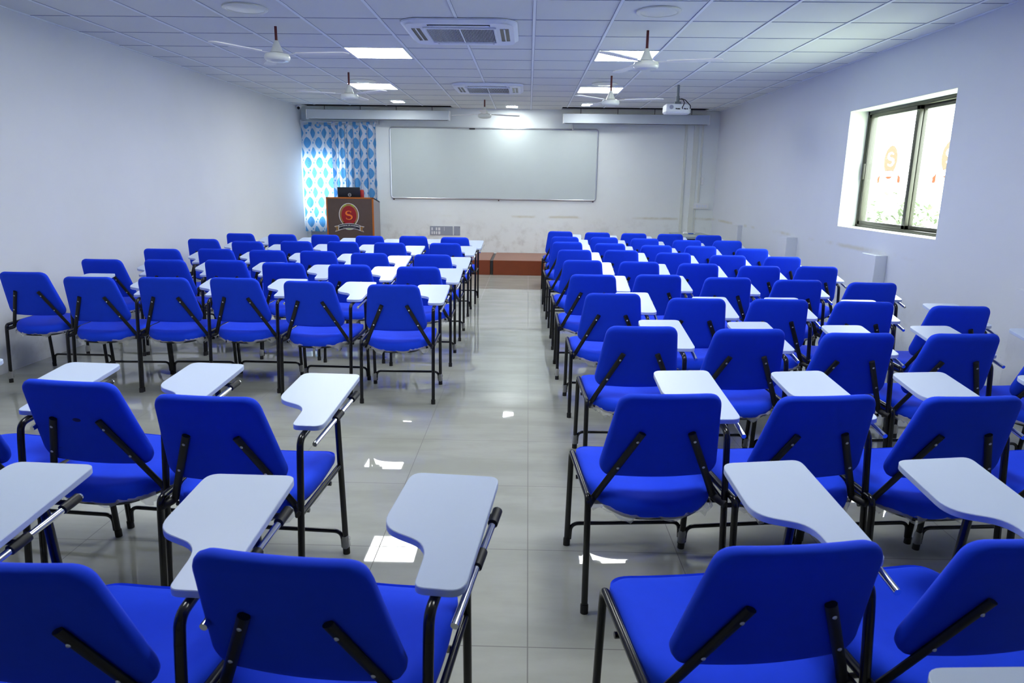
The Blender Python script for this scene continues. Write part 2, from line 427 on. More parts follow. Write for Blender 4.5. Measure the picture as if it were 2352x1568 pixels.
# ---- windows
def glass_emblem():
    """one layer of small cells: orange oval with the letter left clear, and a ribbon; mirrored, as seen from inside"""
    bm = bmesh.new(); cs = .0032; sp = []
    for k in range(41):
        t = k / 40
        if t < .5: a = math.radians(35 + 460 * t); c = (0, .25); r = (.26, .235)
        else: a = math.radians(90 - 460 * (t - .5)); c = (0, -.25); r = (.29, .26)
        sp.append(((c[0] + r[0] * math.cos(a)) * .125, (c[1] + r[1] * math.sin(a)) * .125 + .04, (.05 + .07 * math.sin(PI * t)) * .125))
    for i in range(-56, 57):
        for j in range(-62, 62):
            x, y = i * cs, j * cs; m = None
            if (x / .085) ** 2 + ((y - .03) / .145) ** 2 < 1 or (x / .06) ** 2 + ((y + .10) / .06) ** 2 < 1: m = 0
            ry = y + .105 + .045 * (x / .15) ** 2 * 1.6
            if abs(x) < .125 and abs(ry) < .034: m = None if abs(ry) < .028 else 1
            if .112 < abs(x) < .150 and -.045 < ry - .0 < .03: m = 1
            if m == 0 and y < -.10: m = 1
            if m == 0 and any((x - a) ** 2 + (y - b_) ** 2 < w_ * w_ for a, b_, w_ in sp): m = None
            if m is None: continue
            h = cs / 2; bm.faces.new([bm.verts.new((-x + u * h, y + v * h, 0)) for u, v in ((-1, -1), (1, -1), (1, 1), (-1, 1))]).material_index = m
    bmesh.ops.remove_doubles(bm, verts=bm.verts, dist=.0002); return bm
def film(n, c):
    m = bpy.data.materials.new(n); m.use_nodes = True; nt = m.node_tree; nt.nodes.remove(nt.nodes['Principled BSDF']); t = nt.nodes.new('ShaderNodeBsdfTransparent'); t.inputs[0].default_value = c
    nt.links.new(t.outputs[0], nt.nodes['Material Output'].inputs[0]); return m
GO = film('sticker_orange_film', (.10, .054, .034, 1)); GR = film('sticker_red_film', (.085, .026, .012, 1))
def sash(x, a, b, z0, z1, ta, tb_):
    bm = bmesh.new(); t = .036
    for lo, hi in (((x, a, z0), (x + .035, a + ta, z1)), ((x, b - tb_, z0), (x + .035, b, z1)), ((x, a, z0), (x + .035, b, z0 + t)), ((x, a, z1 - t), (x + .035, b, z1))): box(bm, lo, hi, 0, .002)
    return bm
def window_x(idx, a, b, emb):
    z0, z1 = WIN_Z; xf = XR + .185
    bm = bmesh.new(); t = .034
    box(bm, (XR + .001, a, z0 - .0), (XR + WALL_T, a + .006, z1)); box(bm, (XR + .001, b - .006, z0), (XR + WALL_T, b, z1))
    box(bm, (XR + .001, a, z0), (XR + WALL_T, b, z0 + .006)); box(bm, (XR + .001, a, z1 - .006), (XR + WALL_T, b, z1))
    w = struct('window_%d' % idx, bm, REVEAL)
    bm = bmesh.new(); g = .006
    for lo, hi in (((xf, a + g, z0 + g), (xf + .09, a + g + t, z1 - g)), ((xf, b - g - t, z0 + g), (xf + .09, b - g, z1 - g)), ((xf, a + g, z0 + g), (xf + .09, b - g, z0 + g + t * .8)), ((xf, a + g, z1 - g - t), (xf + .09, b - g, z1 - g))):
        box(bm, lo, hi, 0, .003)
    obj('window_frame', bm, BRONZE, w)
    mid = (a + b) / 2 - .03
    for k, (p, q, dx) in enumerate(((mid - .03, b - .042, .004), (a + .042, mid + .03, .048))):
        s = obj('window_sash', sash(xf + dx, p, q, z0 + .034, z1 - .040, .055, .040 if k == 0 else .055), BRONZE, w)
        obj('pane', bx((xf + dx + .016, p + .055, z0 + .07), (xf + dx + .020, q - .040, z1 - .075)), GLASS, s, False)
        if emb:
            e = obj('emblem_sticker', glass_emblem(), [GO, GR], s, False); e['label'] = 'orange emblem sticker on the glass'
            ey = 7.10 if k == 0 else 6.19
            e.matrix_local = Matrix.Translation((xf + dx + .023, ey, 1.735)) @ Matrix(((0, 0, 1, 0), (1, 0, 0, 0), (0, 1, 0, 0), (0, 0, 0, 1))) @ Matrix.Diagonal((1.5, .95, 1, 1))
        hy = q - .022 if k == 0 else q - .028
        bm = bmesh.new(); box(bm, (xf + dx - .016, hy - .014, 1.58), (xf + dx - .001, hy + .014, 1.74), 0, .004)
        obj('handle', bm, BRONZE, s)
    return w
for i, (a, b) in enumerate(reversed(WIN_Y)): window_x(i + 1, a, b, i == 0)
for i, (a, b) in enumerate(REAR_X):
    bm = bmesh.new()
    for lo, hi in (((a, YF - .12, .95), (a + .05, YF - .06, 2.25)), ((b - .05, YF - .12, .95), (b, YF - .06, 2.25)), ((a, YF - .12, .95), (b, YF - .06, 1.0)), ((a, YF - .12, 2.2), (b, YF - .06, 2.25)), (((a + b) / 2 - .03, YF - .12, .95), ((a + b) / 2 + .03, YF - .06, 2.25))): box(bm, lo, hi)
    w = struct('window_%d' % (i + 4), bm, BRONZE)
    obj('pane', bx((a + .05, YF - .092, 1.0), (b - .05, YF - .088, 2.2)), GLASS, w, False)
bm = bmesh.new(); a, b, z0, z1 = CW
for lo, hi in (((a, YB + .08, z0), (a + .04, YB + .14, z1)), ((b - .04, YB + .08, z0), (b, YB + .14, z1)), ((a, YB + .08, z0), (b, YB + .14, z0 + .04)), ((a, YB + .08, z1 - .04), (b, YB + .14, z1)), (((a + b) / 2 - .02, YB + .08, z0), ((a + b) / 2 + .02, YB + .14, z1))): box(bm, lo, hi)
w = struct('window_7', bm, WHITEP); obj('pane', bx((a + .04, YB + .108, z0 + .04), (b - .04, YB + .112, z1 - .04)), GLASS, w, False)

# ---- outside
GRASS = mat('pale_ground', srgb(190, 196, 168), .9, noise=(.8, .12)); LEAF = mat('leaves', srgb(122, 134, 106), .7, noise=(2, .3))
bm = bmesh.new(); box(bm, (XR + .6, -30, -3.2), (60, 50, -3.0)); struct('ground_outside', bm, GRASS)
def bush(x, y, z, r, label):
    bm = bmesh.new(); rn = random.Random(int(x * 10 + y))
    for k in range(3500):
        d = Vector((rn.gauss(0, 1), rn.gauss(0, 1), rn.gauss(0, 1))).normalized(); rr = r * (.75 + .25 * rn.random()) * (.8 + .25 * math.sin(d.x * 5 + 2) * math.sin(d.y * 6) * math.sin(d.z * 4 + 1))
        p = Vector((d.x * rr, d.y * rr, d.z * rr * .8)); a = Vector((rn.gauss(0, 1), rn.gauss(0, 1), rn.gauss(0, 1))).normalized(); b_ = a.cross(d).normalized(); s = .055 * r
        bm.faces.new([bm.verts.new(p + q) for q in (a * s, b_ * s * .5, -a * s, -b_ * s * .5)])
    t = thing('tree', label, 'tree', (x, y, z)); obj('foliage', bm, LEAF, t, False)
    obj('trunk', tb([(0, 0, -3.0 - z), (.1, 0, 0)], .15), MAROON, t)
bush(9.8, 19.2, -.5, 2.5, 'washed-out green tree outside, seen low through the left pane of the window')
bush(8.0, 13.4, -.7, 2.1, 'washed-out green tree outside, seen low through the right pane of the window')

# ================================================================ CEILING FITTINGS
def ceiling_light(cx, cy, sx, sy, label, group):
    t = thing('ceiling_light', label, 'ceiling light', (cx, cy, ZC), 0, group); bm = bmesh.new(); f = .012
    for lo, hi in (((-sx, -sy, -.005), (-sx + f, sy, .003)), ((sx - f, -sy, -.005), (sx, sy, .003)), ((-sx + f, -sy, -.005), (sx - f, -sy + f, .003)), ((-sx + f, sy - f, -.005), (sx - f, sy, .003))): box(bm, lo, hi)
    obj('frame', bm, WHITEP, t, False); obj('diffuser', bx((-sx + f, -sy + f, -.003), (sx - f, sy - f, .002)), LIGHTM if sx > .2 else DOWNM, t, False)
h = .295
for x, y, l in ((-1.525, 7.42, 'square lit ceiling panel left of the nearer ceiling air conditioner'), (.955, 7.45, 'square lit ceiling panel behind the near right-hand fan'),
                (-2.14, 9.94, 'square lit ceiling panel behind the second left-hand fan'), (.96, 10.08, 'square lit ceiling panel behind the second right-hand fan')):
    ceiling_light(x, y, h, h, l, 'square ceiling light panels')
for x, y, l in ((-1.525, 4.93, 'square ceiling panel over the third left row, above the picture'), (.955, 4.93, 'square ceiling panel over the fourth right row, above the picture'),
                (-1.525, 2.44, 'square ceiling panel over the second left row, above the picture'), (.955, 2.44, 'square ceiling panel over the second right row, above the picture')):
    ceiling_light(x, y, h, h, l, 'square ceiling light panels')
for x, y, l in ((-2.14, 11.76, 'small lit ceiling downlight above the left screen casing'), (-.30, 12.34, 'small lit ceiling downlight above the middle of the whiteboard'), (.95, 11.90, 'small lit ceiling downlight beside the far right-hand fan, above the right screen casing')):
    ceiling_light(x, y, .105, .14, l, 'small ceiling downlights')
for x, y, l in ((-2.16, 5.60, 'round white ceiling cover just in front of the near left fan'), (.95, 5.60, 'round white ceiling cover just in front of the near right fan'),
                (-2.16, 9.42, 'round white ceiling cover beyond the second left fan'), (.96, 9.46, 'round white ceiling cover beyond the second right fan')):
    t = thing('ceiling_cover', l, 'ceiling cover', (x, y, ZC), 0, 'round ceiling covers'); bm = bmesh.new()
    lathe(bm, [(.165, .002), (.165, -.008), (.150, -.014), (.135, -.010)], 40); obj('rim', bm, CREAM, t)
    bm = bmesh.new(); lathe(bm, [(.135, -.009), (.10, -.016), (.05, -.019), (0, -.020)], 40); obj('dome', bm, CREAM, t)

def air_conditioner(cx, cy, label):
    t = thing('ceiling_air_conditioner', label, 'air conditioner', (cx, cy, ZC), 0, 'ceiling air conditioners')
    hw, hd = .475, .475
    oc = lambda a, b, c: [(-a + c, -b), (a - c, -b), (a, -b + c), (a, b - c), (a - c, b), (-a + c, b), (-a, b - c), (-a, -b + c)]
    out = [tuple(v[:2]) for v in fillet([(x, y, 0) for x, y in oc(hw, hd, .10)], .06, 3, True)]
    n = len(out); bm = bmesh.new()
    # rim slopes down from the ceiling to a flat face, with a square well for the grille and four slots
    r0 = [bm.verts.new((x, y, 0)) for x, y in out]; r1 = [bm.verts.new((x, y, -.012)) for x, y in out]; r2 = [bm.verts.new((x * .93, y * .93, -.034)) for x, y in out]
    for a, b in ((r0, r1), (r1, r2)):
        for k_ in range(n): bm.faces.new((a[k_], a[(k_ + 1) % n], b[(k_ + 1) % n], b[k_]))
    g = .300; z = -.034
    # face as a ring of boxes between grille well and rim: strips leave slots open
    sl0, sl1, sh = .328, .402, .255
    def q(x0, y0, x1, y1): bm.faces.new([bm.verts.new(p) for p in ((x0, y0, z), (x0, y1, z), (x1, y1, z), (x1, y0, z))])
    for s in (-1, 1):
        q(-sh, min(s * g, s * sl0), sh, max(s * g, s * sl0)); q(min(s * g, s * sl0), -sh, max(s * g, s * sl0), sh)
        q(-sh, min(s * sl1, s * .4415), sh, max(s * sl1, s * .4415)); q(min(s * sl1, s * .4415), -sh, max(s * sl1, s * .4415), sh)
    for sx in (-1, 1):
        for sy in (-1, 1):
            q(min(sx * sh, sx * g), min(sy * sh, sy * g), max(sx * sh, sx * g), max(sy * sh, sy * g)) if g > sh else None
            pts = [(sh, sh), (sh, .4415), (.36, .4415)] ; 
            cor = [(sh, sh), (sh, .4415), (.345, .4415), (.395, .425), (.425, .395), (.4415, .345), (.4415, sh)]
            vs = [bm.verts.new((sx * a_, sy * b_, z)) for a_, b_ in cor]; bm.faces.new(vs)
    obj('casing', bm, ACW, t, False)
    bm = bmesh.new()
    for s in (-1, 1):      # dark throats behind the slots
        box(bm, (-sh, min(s * sl0, s * sl1), -.030), (sh, max(s * sl0, s * sl1), -.006)); box(bm, (min(s * sl0, s * sl1), -sh, -.030), (max(s * sl0, s * sl1), sh, -.006))
    obj('outlet', bm, simple('outlet_grey', (58, 64, 70)), t, False)
    for s, ax in ((-1, 0), (1, 0), (-1, 1), (1, 1)):
        bm = bmesh.new()
        if ax == 0: box(bm, (-sh + .01, s * .365 - .002, -.037), (sh - .01, s * .365 + .020, -.032), 0, .001)
        else: box(bm, (s * .365 - .006, -sh + .01, -.037), (s * .365 + .006, sh - .01, -.032), 0, .001)
        obj('flap', bm, ACW, t, False)
    bm = bmesh.new(); box(bm, (-.285, -.285, -.032), (.285, .285, -.026)); gr = obj('grille', bm, DARK, t, False)
    bm = bmesh.new(); f = .02
    for lo, hi in (((-.30, -.30, -.046), (-.30 + f, .30, -.034)), ((.30 - f, -.30, -.046), (.30, .30, -.034)), ((-.28, -.30, -.046), (.28, -.28, -.034)), ((-.28, .28, -.046), (.28, .30, -.034)), ((-.008, -.28, -.044), (.008, .28, -.034))): box(bm, lo, hi, 0, .002)
    for i in range(46):
        x = -.275 + i * .55 / 45
        if abs(x) < .01: continue
        box(bm, (x - .0016, -.28, -.043), (x + .0016, .28, -.036))
    obj('louvre', bm, ACW, gr, False)
air_conditioner(-.585, 6.34, 'large four-way ceiling air conditioner with ribbed grille, nearer to the camera')
air_conditioner(-.565, 9.95, 'four-way ceiling air conditioner farther back, above the whiteboard')

def fan(x, y, zb, ang, label):
    t = thing('ceiling_fan', label, 'ceiling fan', (x, y, 0), 0, 'ceiling fans'); zr = zb + .14
    obj('down_rod', tb([(0, 0, ZC), (0, 0, zr)], .0115, 10), MAROON, t)
    bm = bmesh.new(); lathe(bm, [(0, zr + .012), (.016, zr + .010), (.028, zr - .02), (.042, zr - .055), (.055, zr - .085), (.0, zr - .086)], 28); obj('canopy', bm, CREAM, t)
    bm = bmesh.new(); lathe(bm, [(0, zb + .052), (.07, zb + .050), (.098, zb + .040), (.107, zb + .022), (.107, zb + .008), (.095, zb - .010), (.085, zb - .014), (.075, zb - .012), (.055, zb - .022), (0, zb - .024)], 36); obj('motor', bm, CREAM, t)
    for i in range(3):
        a = ang + i * 2 * PI / 3; R = Matrix.Rotation(a, 4, 'Z') @ Matrix.Translation((0, 0, zb + .045)) @ Matrix.Rotation(-.04, 4, 'X')
        bm = bmesh.new(); out = fillet([(.17, -.038, 0), (.60, -.056, 0), (.635, 0, 0), (.60, .056, 0), (.17, .038, 0)], [.01, .05, .03, .05, .01], 4, True)
        plate(bm, [(p.x, p.y) for p in out], -.004, .004); bmesh.ops.transform(bm, matrix=R, verts=bm.verts); b = obj('blade', bm, BLADE, t)
        bm = bmesh.new(); plate(bm, [(.07, -.018), (.23, -.028), (.23, .028), (.07, .018)], -.005, -.0018); bmesh.ops.transform(bm, matrix=R, verts=bm.verts); obj('blade_arm', bm, BLADE, b)
D = math.radians
fan(-2.155, 6.23, 2.495, D(-124), 'near left ceiling fan on a maroon rod, left of the air conditioner')
fan(.98, 6.26, 2.465, D(-13), 'near right ceiling fan on a maroon rod, in front of a lit panel')
fan(-2.17, 8.72, 2.465, D(-155), 'second left ceiling fan on a maroon rod, farther from the camera')
fan(.972, 8.78, 2.435, D(-15), 'second right ceiling fan on a maroon rod, near the projector')
fan(-.706, 11.38, 2.50, D(-90), 'farthest ceiling fan, on a black rod in front of the whiteboard wall')

# projector under its pole
px, py = 1.90, 9.50
t = thing('projector', 'white projector hanging from a grey ceiling pole above the right-hand chairs', 'projector', (px, py, 0))
bm = bmesh.new(); out = fillet([(-.15, -.13, 0), (.13, -.13, 0), (.19, -.06, 0), (.19, .13, 0), (-.15, .13, 0)], .04, 4, True)
o2 = [(p.x, p.y) for p in out]
cushion(bm, o2, [(.02, 1, 2.400), (.0, 1, 2.418), (0, 1, 2.49), (.012, 1, 2.512)], lambda x, y, w: (x, y, w)); obj('body', bm, WHITEP, t)
bm = bmesh.new(); tube(bm, [(.02, 0, ZC), (.02, 0, 2.60)], .017, 12); obj('pole', bm, GREY, t)
bm = bmesh.new(); tube(bm, [(.02, 0, 2.62), (.02, 0, 2.53)], .024, 12); box(bm, (-.09, -.05, 2.512), (.11, .05, 2.52)); box(bm, (-.02, -.03, 2.52), (.06, .03, 2.55)); obj('mount', bm, GREY, t, False)
bm = bmesh.new(); lathe(bm, [(0, 0), (.026, 0), (.026, .004), (0, .004)], 24); bmesh.ops.transform(bm, matrix=Matrix.Translation((-.08, -.131, 2.472)) @ Matrix.Rotation(PI / 2, 4, 'X'), verts=bm.verts); obj('speaker_grille', bm, simple('grille_grey', (150, 152, 170)), t)
bm = bmesh.new()
for a, b, w_ in ((-.02, 2.452, .012), (.01, 2.450, .035), (.06, 2.455, .006), (.085, 2.452, .010), (.10, 2.450, .008), (.12, 2.450, .008)): box(bm, (a - w_ / 2, -.134, b - .006), (a + w_ / 2 + .004, -.129, b + .008))
obj('ports', bm, DARK, t, False)
obj('cable', tb(fillet([(.03, -.005, 2.585), (.075, -.06, 2.575), (.08, -.15, 2.52), (.05, -.155, 2.46)], .03), .006, 8), SUPP, t)
obj('cable', tb(fillet([(.06, -.04, 2.585), (.09, -.13, 2.56), (.165, -.12, 2.49), (.165, -.11, 2.455)], .02), .006, 8), SUPP, t)

t = thing('security_camera', 'small white dome security camera in the far left ceiling corner', 'security camera', (-4.0, 12.5, 2.70))
bm = bmesh.new(); lathe(bm, [(0, .057), (.045, .057), (.045, .02), (.035, 0), (0, -.004)], 24); obj('housing', bm, WHITEP, t)
bm = bmesh.new(); bmesh.ops.create_uvsphere(bm, u_segments=16, v_segments=10, radius=.026); bmesh.ops.translate(bm, verts=bm.verts, vec=(.005, -.030, .010)); obj('lens', bm, simple('lens_black', (8, 8, 12), .1), t)

# ================================================================ BACK WALL
# casings of two rolled-up projection screens
def casing(x0, x1, z0, z1, cut, label):
    t = thing('screen_casing', label, 'projection screen', ((x0 + x1) / 2, 12.52, z0)); h = (x1 - x0) / 2; H = z1 - z0
    bm = bmesh.new(); box(bm, (-h, -.075, 0), (h, .075, H), 0, .006); obj('case', bm, BOXM, t, False)
    for s in (-1, 1): obj('end_cap', bx((s * h - .008, -.079, -.004), (s * h + .008, .079, H + .002), .004), WHITEP, t, False)
    bm = bmesh.new(); box(bm, (-h + .03, -.045, -.006), (h - .03, -.03, .001)); obj('bottom_slot', bm, DARK, t, False)
    for k_ in range(4):
        x = -h + .3 + k_ * (2 * h - .6) / 3; obj('hanger', tb([(x, 0, H), (x, 0, ZC + .3 - z0)], .005, 6), DARK, t)
casing(-3.86, -1.385, 2.535, 2.690, 0, 'long white screen casing hung above the curtain and lectern')
casing(.585, 3.085, 2.510, 2.665, 0, 'long white screen casing hung at the far right above the whiteboard corner')

# whiteboard
t = thing('whiteboard', 'large whiteboard with an aluminium frame on the far wall', 'whiteboard', (-.63, YB, 1.815)); hw, hh = 1.845, .61
wbm = mat('whiteboard_enamel', srgb(196, 206, 206), .22, noise=(2.2, .035), spec=.5)
obj('board', bx((-hw + .01, -.022, -hh + .01), (hw - .01, -.004, hh - .01)), wbm, t, False)
out = fillet([(-hw, 0, -hh), (hw, 0, -hh), (hw, 0, hh), (-hw, 0, hh)], .05, 6, True)
bm = bmesh.new(); n = len(out); rings = []
for i, p in enumerate(out):
    a = out[i - 1]; b = out[(i + 1) % n]; d = (b - a).normalized(); nn = Vector((-d.z, 0, d.x))
    rings.append([bm.verts.new(p + nn * r * math.cos(2 * PI * k_ / 8) * .014 + Vector((0, -.018 + .016 * math.sin(2 * PI * k_ / 8), 0))) for k_ in range(8) for r in (1,)])
for i in range(n):
    a = rings[i]; b = rings[(i + 1) % n]
    for k_ in range(8): bm.faces.new((a[k_], a[(k_ + 1) % 8], b[(k_ + 1) % 8], b[k_]))
obj('frame', bm, ALU, t)
obj('clip', bx((-.43, -.04, hh - .022), (-.33, -.030, hh + .004)), simple('clip_dark', (60, 60, 55)), t, False)
bm = bmesh.new(); box(bm, (-.008, -.07, 0), (.020, -.03, .14), 0, .005); box(bm, (0, -.05, .14), (.008, -.04, .17)); box(bm, (.02, -.062, .02), (.028, -.04, .09))
bmesh.ops.transform(bm, matrix=Matrix.Translation((1.395, 0, hh - .015)) @ Matrix.Rotation(-.12, 4, 'Y'), verts=bm.verts); tag(obj('wall_sensor', bm, WHITEP, None), 'small white device clipped to the top right of the whiteboard frame', 'sensor').location = (-.63, YB, 1.815)
for x in (-1.80, .10, 1.80): obj('bracket', bx((x - .01, -.02, -hh - .035), (x + .01, -.002, -hh - .012)), simple('bracket_dark', (70, 60, 50)), t, False)

# socket panels on the wall
def panel(x0, x1, z0, z1, label, kind):
    t = thing('socket_panel', label, 'socket panel', ((x0 + x1) / 2, YB, (z0 + z1) / 2)); h = (x1 - x0) / 2; v = (z1 - z0) / 2
    obj('cover', bx((-h, -.012, -v), (h, 0, v), .003), simple('panel_grey', (150, 158, 172)), t, False)
    if kind == 1:
        for i, (cx, cz) in enumerate(((-.17, .03), (-.17, -.04), (-.13, -.04), (-.09, .03), (-.09, -.04), (-.04, .03), (-.04, -.04))):
            s = obj('switch', bx((cx - h * 0 - .012 - (0 if cx < -.05 else .008), -.017, cz - .026), (cx + .012 + (0 if cx < -.05 else .008), -.011, cz + .026), .002), WHITEP, t, False)
        obj('label_strip', bx((.05, -.014, .0), (.056, -.011, .07)), WHITEP, t, False)
    else:
        for cx, cz in ((-h + .015, -v + .02), (h - .012, v - .02)): obj('screw', bx((cx - .004, -.015, cz - .004), (cx + .004, -.011, cz + .004)), DARK, t, False)
panel(-1.785, -1.365, .545, .708, 'grey socket panel with rows of white switches on the far wall', 1)
panel(-1.345, -1.232, .545, .710, 'blank grey cover plate beside the switch panel on the far wall', 0)
panel(-3.975, -3.66, .50, .60, 'grey wall plate just below the curtain, left of the lectern', 0)
t = thing('switch_board', 'white surface switch board near the far right corner', 'switch board', (3.11, YB, 1.13))
obj('case', bx((-.136, -.04, -.05), (.136, 0, .05), .006), WHITEP, t, False)
for k_ in range(4): obj('switch', bx((-.09 + k_ * .05, -.045, -.024), (-.055 + k_ * .05, -.039, .024), .003), ACW, t, False)
t = thing('switch_box', 'tiny white switch box on the right-hand cable trunking', 'switch', (3.10, YB, 1.57))
obj('case', bx((-.026, -.03, -.065), (.026, 0, .065), .006), WHITEP, t, False); obj('rocker', bx((-.008, -.034, -.02), (.008, -.029, .02), .002), ACW, t, False)
TRUNK = mat('painted_trunking', srgb(218, 222, 214), .5, noise=(4, .05))
for i, (x, w_, z0, z1) in enumerate(((2.765, .045, .30, 2.56), (2.945, .085, .30, 2.56), (3.055, .035, 1.19, 2.56), (3.01, .022, .30, 1.08))):
    struct('trim_%d' % (8 + i), bx((x - w_ / 2, YB - .013, z0), (x + w_ / 2, YB, z1), .002), TRUNK)

# curtain
def curtain_mat():
    m = bpy.data.materials.new('printed_curtain'); m.use_nodes = True; k = NT(m); nt = m.node_tree; p = nt.nodes['Principled BSDF']
    uv = k.new('ShaderNodeUVMap'); s = k.new('ShaderNodeSeparateXYZ'); nt.links.new(uv.outputs[0], s.inputs[0]); u, v = s.outputs[0], s.outputs[1]
    PU, PV = .222, .345
    def cell(ou, ov, pu, pv):
        a = k.m('SUBTRACT', k.m('FRACT', k.m('ADD', k.m('DIVIDE', u, pu), ou)), .5); b = k.m('SUBTRACT', k.m('FRACT', k.m('ADD', k.m('DIVIDE', v, pv), ov)), .5)
        return k.m('MULTIPLY', k.m('ABSOLUTE', a), pu), k.m('MULTIPLY', k.m('ABSOLUTE', b), pv)
    def motif(ou, ov, pu, pv, A, B):
        a, b = cell(ou, ov, pu, pv)
        sc = k.m('MULTIPLY_ADD', k.m('SINE', k.m('MULTIPLY', b, 300)), .0018, a)
        e = k.m('ADD', k.m('POWER', k.m('DIVIDE', k.m('ABSOLUTE', sc), A), 1.5), k.m('POWER', k.m('DIVIDE', b, B), 1.2)); return k.m('LESS_THAN', e, 1.0), e
    m1, e1 = motif(0, 0, PU, PV, .062, .098); m2, e2 = motif(.5, .5, PU, PV, .062, .098)
    d1, _ = motif(.5, 0, PU, PV, .016, .022); d2, _ = motif(0, .5, PU, PV, .016, .022); d3, _ = motif(.25, .25, PU / 2 * 1, PV / 2, .012, .016)
    big = k.m('MAXIMUM', m1, m2); sm = k.m('MAXIMUM', k.m('MAXIMUM', d1, d2), d3)
    n = k.new('ShaderNodeTexNoise'); n.inputs['Scale'].default_value = 150; nt.links.new(uv.outputs[0], n.inputs[0])
    blue = k.mix(k.smooth(n.outputs[0], .45, .6), srgb(60, 140, 208), srgb(120, 182, 226))
    c = k.mix(k.m('MAXIMUM', big, sm), srgb(214, 220, 232), blue); nt.links.new(c, p.inputs['Base Color']); p.inputs['Roughness'].default_value = .8
    t = k.new('ShaderNodeBsdfTranslucent'); nt.links.new(c, t.inputs[0]); x = k.new('ShaderNodeMixShader'); x.inputs[0].default_value = .45
    nt.links.new(p.outputs[0], x.inputs[1]); nt.links.new(t.outputs[0], x.inputs[2]); nt.links.new(x.outputs[0], nt.nodes['Material Output'].inputs[0])
    return m
CURT = curtain_mat()
def curtain(x0, x1, z0, z1, folds, full, seed, tabs):
    bm = bmesh.new(); uvl = bm.loops.layers.uv.new('UVMap'); rn = random.Random(seed); NX, NZ = 90, 26
    ph = [rn.random() * 6 for _ in range(4)]; grid = []
    for j in range(NZ + 1):
        row = []; f = j / NZ
        for i in range(NX + 1):
            s = i / NX; amp = .016 + .012 * math.sin(5 * s + ph[0])
            x = x0 + (x1 - x0) * s + .010 * math.sin(folds * 2 * PI * s * 1.0 + ph[1] + f) ; y = amp * math.sin(folds * 2 * PI * s + ph[2] + .5 * math.sin(3 * f + ph[3])) + .008 * math.sin(folds * 4.7 * PI * s + ph[1])
            sag = .035 * abs(math.sin(tabs * PI * s)) * (1 - min(1, f * 8))
            row.append((bm.verts.new((x, y, z1 + (z0 - z1) * f - sag)), (s * full, (z1 - z0) * (1 - f))))
        grid.append(row)
    for j in range(NZ):
        for i in range(NX):
            q = [grid[j][i], grid[j][i + 1], grid[j + 1][i + 1], grid[j + 1][i]]; fc = bm.faces.new([a[0] for a in q])
            for l, a in zip(fc.loops, q): l[uvl].uv = a[1]
    return bm
def tabs_bm(x0, x1, z1, n, seed):
    bm = bmesh.new(); uvl = bm.loops.layers.uv.new('UVMap')
    for i in range(n + 1):
        x = x0 + (x1 - x0) * i / n; w_ = .026; prof = [(-.012, z1 - .04), (-.016, z1 + .02), (0, z1 + .042), (.016, z1 + .02), (.012, z1 - .04)]
        for (ya, za), (yb, zb) in zip(prof, prof[1:]):
            f = bm.faces.new([bm.verts.new(p) for p in ((x - w_, ya, za), (x + w_, ya, za), (x + w_, yb, zb), (x - w_, yb, zb))])
            for l, uvv in zip(f.loops, ((0, za), (.05, za), (.05, zb), (0, zb))): l[uvl].uv = (uvv[0] + i * .1, uvv[1])
    return bm
for x0, x1, folds, full, sd, nt_, lab in ((-4.03, -3.42, 3, .66, 3, 4, 'left curtain panel with blue leaf motifs, glowing in front of the window'), (-3.47, -2.68, 6, 1.05, 5, 6, 'right curtain panel with blue leaf motifs, behind the lectern')):
    t = thing('curtain', lab, 'curtain', (0, 12.64, 0), 0)
    t.location = ((x0 + x1) / 2, 12.64 if sd == 3 else 12.615, .59); c = (x0 + x1) / 2
    obj('drape', curtain(x0 - c, x1 - c, 0, 1.885, folds, full, sd, nt_), CURT, t); obj('tab_tops', tabs_bm(x0 - c + .03, x1 - c - .03, 1.872, nt_, sd), CURT, t, False)
t = thing('curtain_rod', 'thin steel curtain rod under the left screen casing', 'curtain rod', (-3.36, 12.63, 2.497))
obj('rod', tb([(-.69, 0, 0), (.70, 0, 0)], .008, 10), ALU, t)
for s in (-.66, .69): obj('bracket', bx((s - .012, -.01, -.03), (s + .012, .14, .03), .003), ALU, t, False)

# stage platforms
STAGEF = mat('red_brown_plywood', srgb(122, 54, 20), .4, noise=(9, .12)); STAGET = mat('worn_brown_top', srgb(150, 108, 92), .5, noise=(6, .1))
def stage(x0, x1, label):
    t = thing('stage_platform', label, 'platform', ((x0 + x1) / 2, 11.46, 0)); h = (x1 - x0) / 2; d = YB - 11.46 - .01
    obj('riser', bx((-h, 0, 0), (h, .02, .238), .001), STAGEF, t, False)
    obj('deck', bx((-h, .02, .21), (h, d, .242)), STAGET, t, False)
    bm = bmesh.new(); box(bm, (-h, .02, 0), (-h + .02, d, .21)); box(bm, (h - .02, .02, 0), (h, d, .21)); obj('side_board', bm, STAGEF, t, False)
stage(-4.04, -.612, 'long red-brown wooden platform under the lectern'); stage(-.560, 2.1, 'red-brown wooden platform at the head of the aisle')
t = thing('edge_strip', 'dark strip filling the gap between the two wooden platforms', 'strip', (-.586, 11.47, 0)); obj('strip', bx((-.022, 0, 0), (.022, 1.2, .236), .003), simple('strip_black', (40, 38, 36)), t, False)

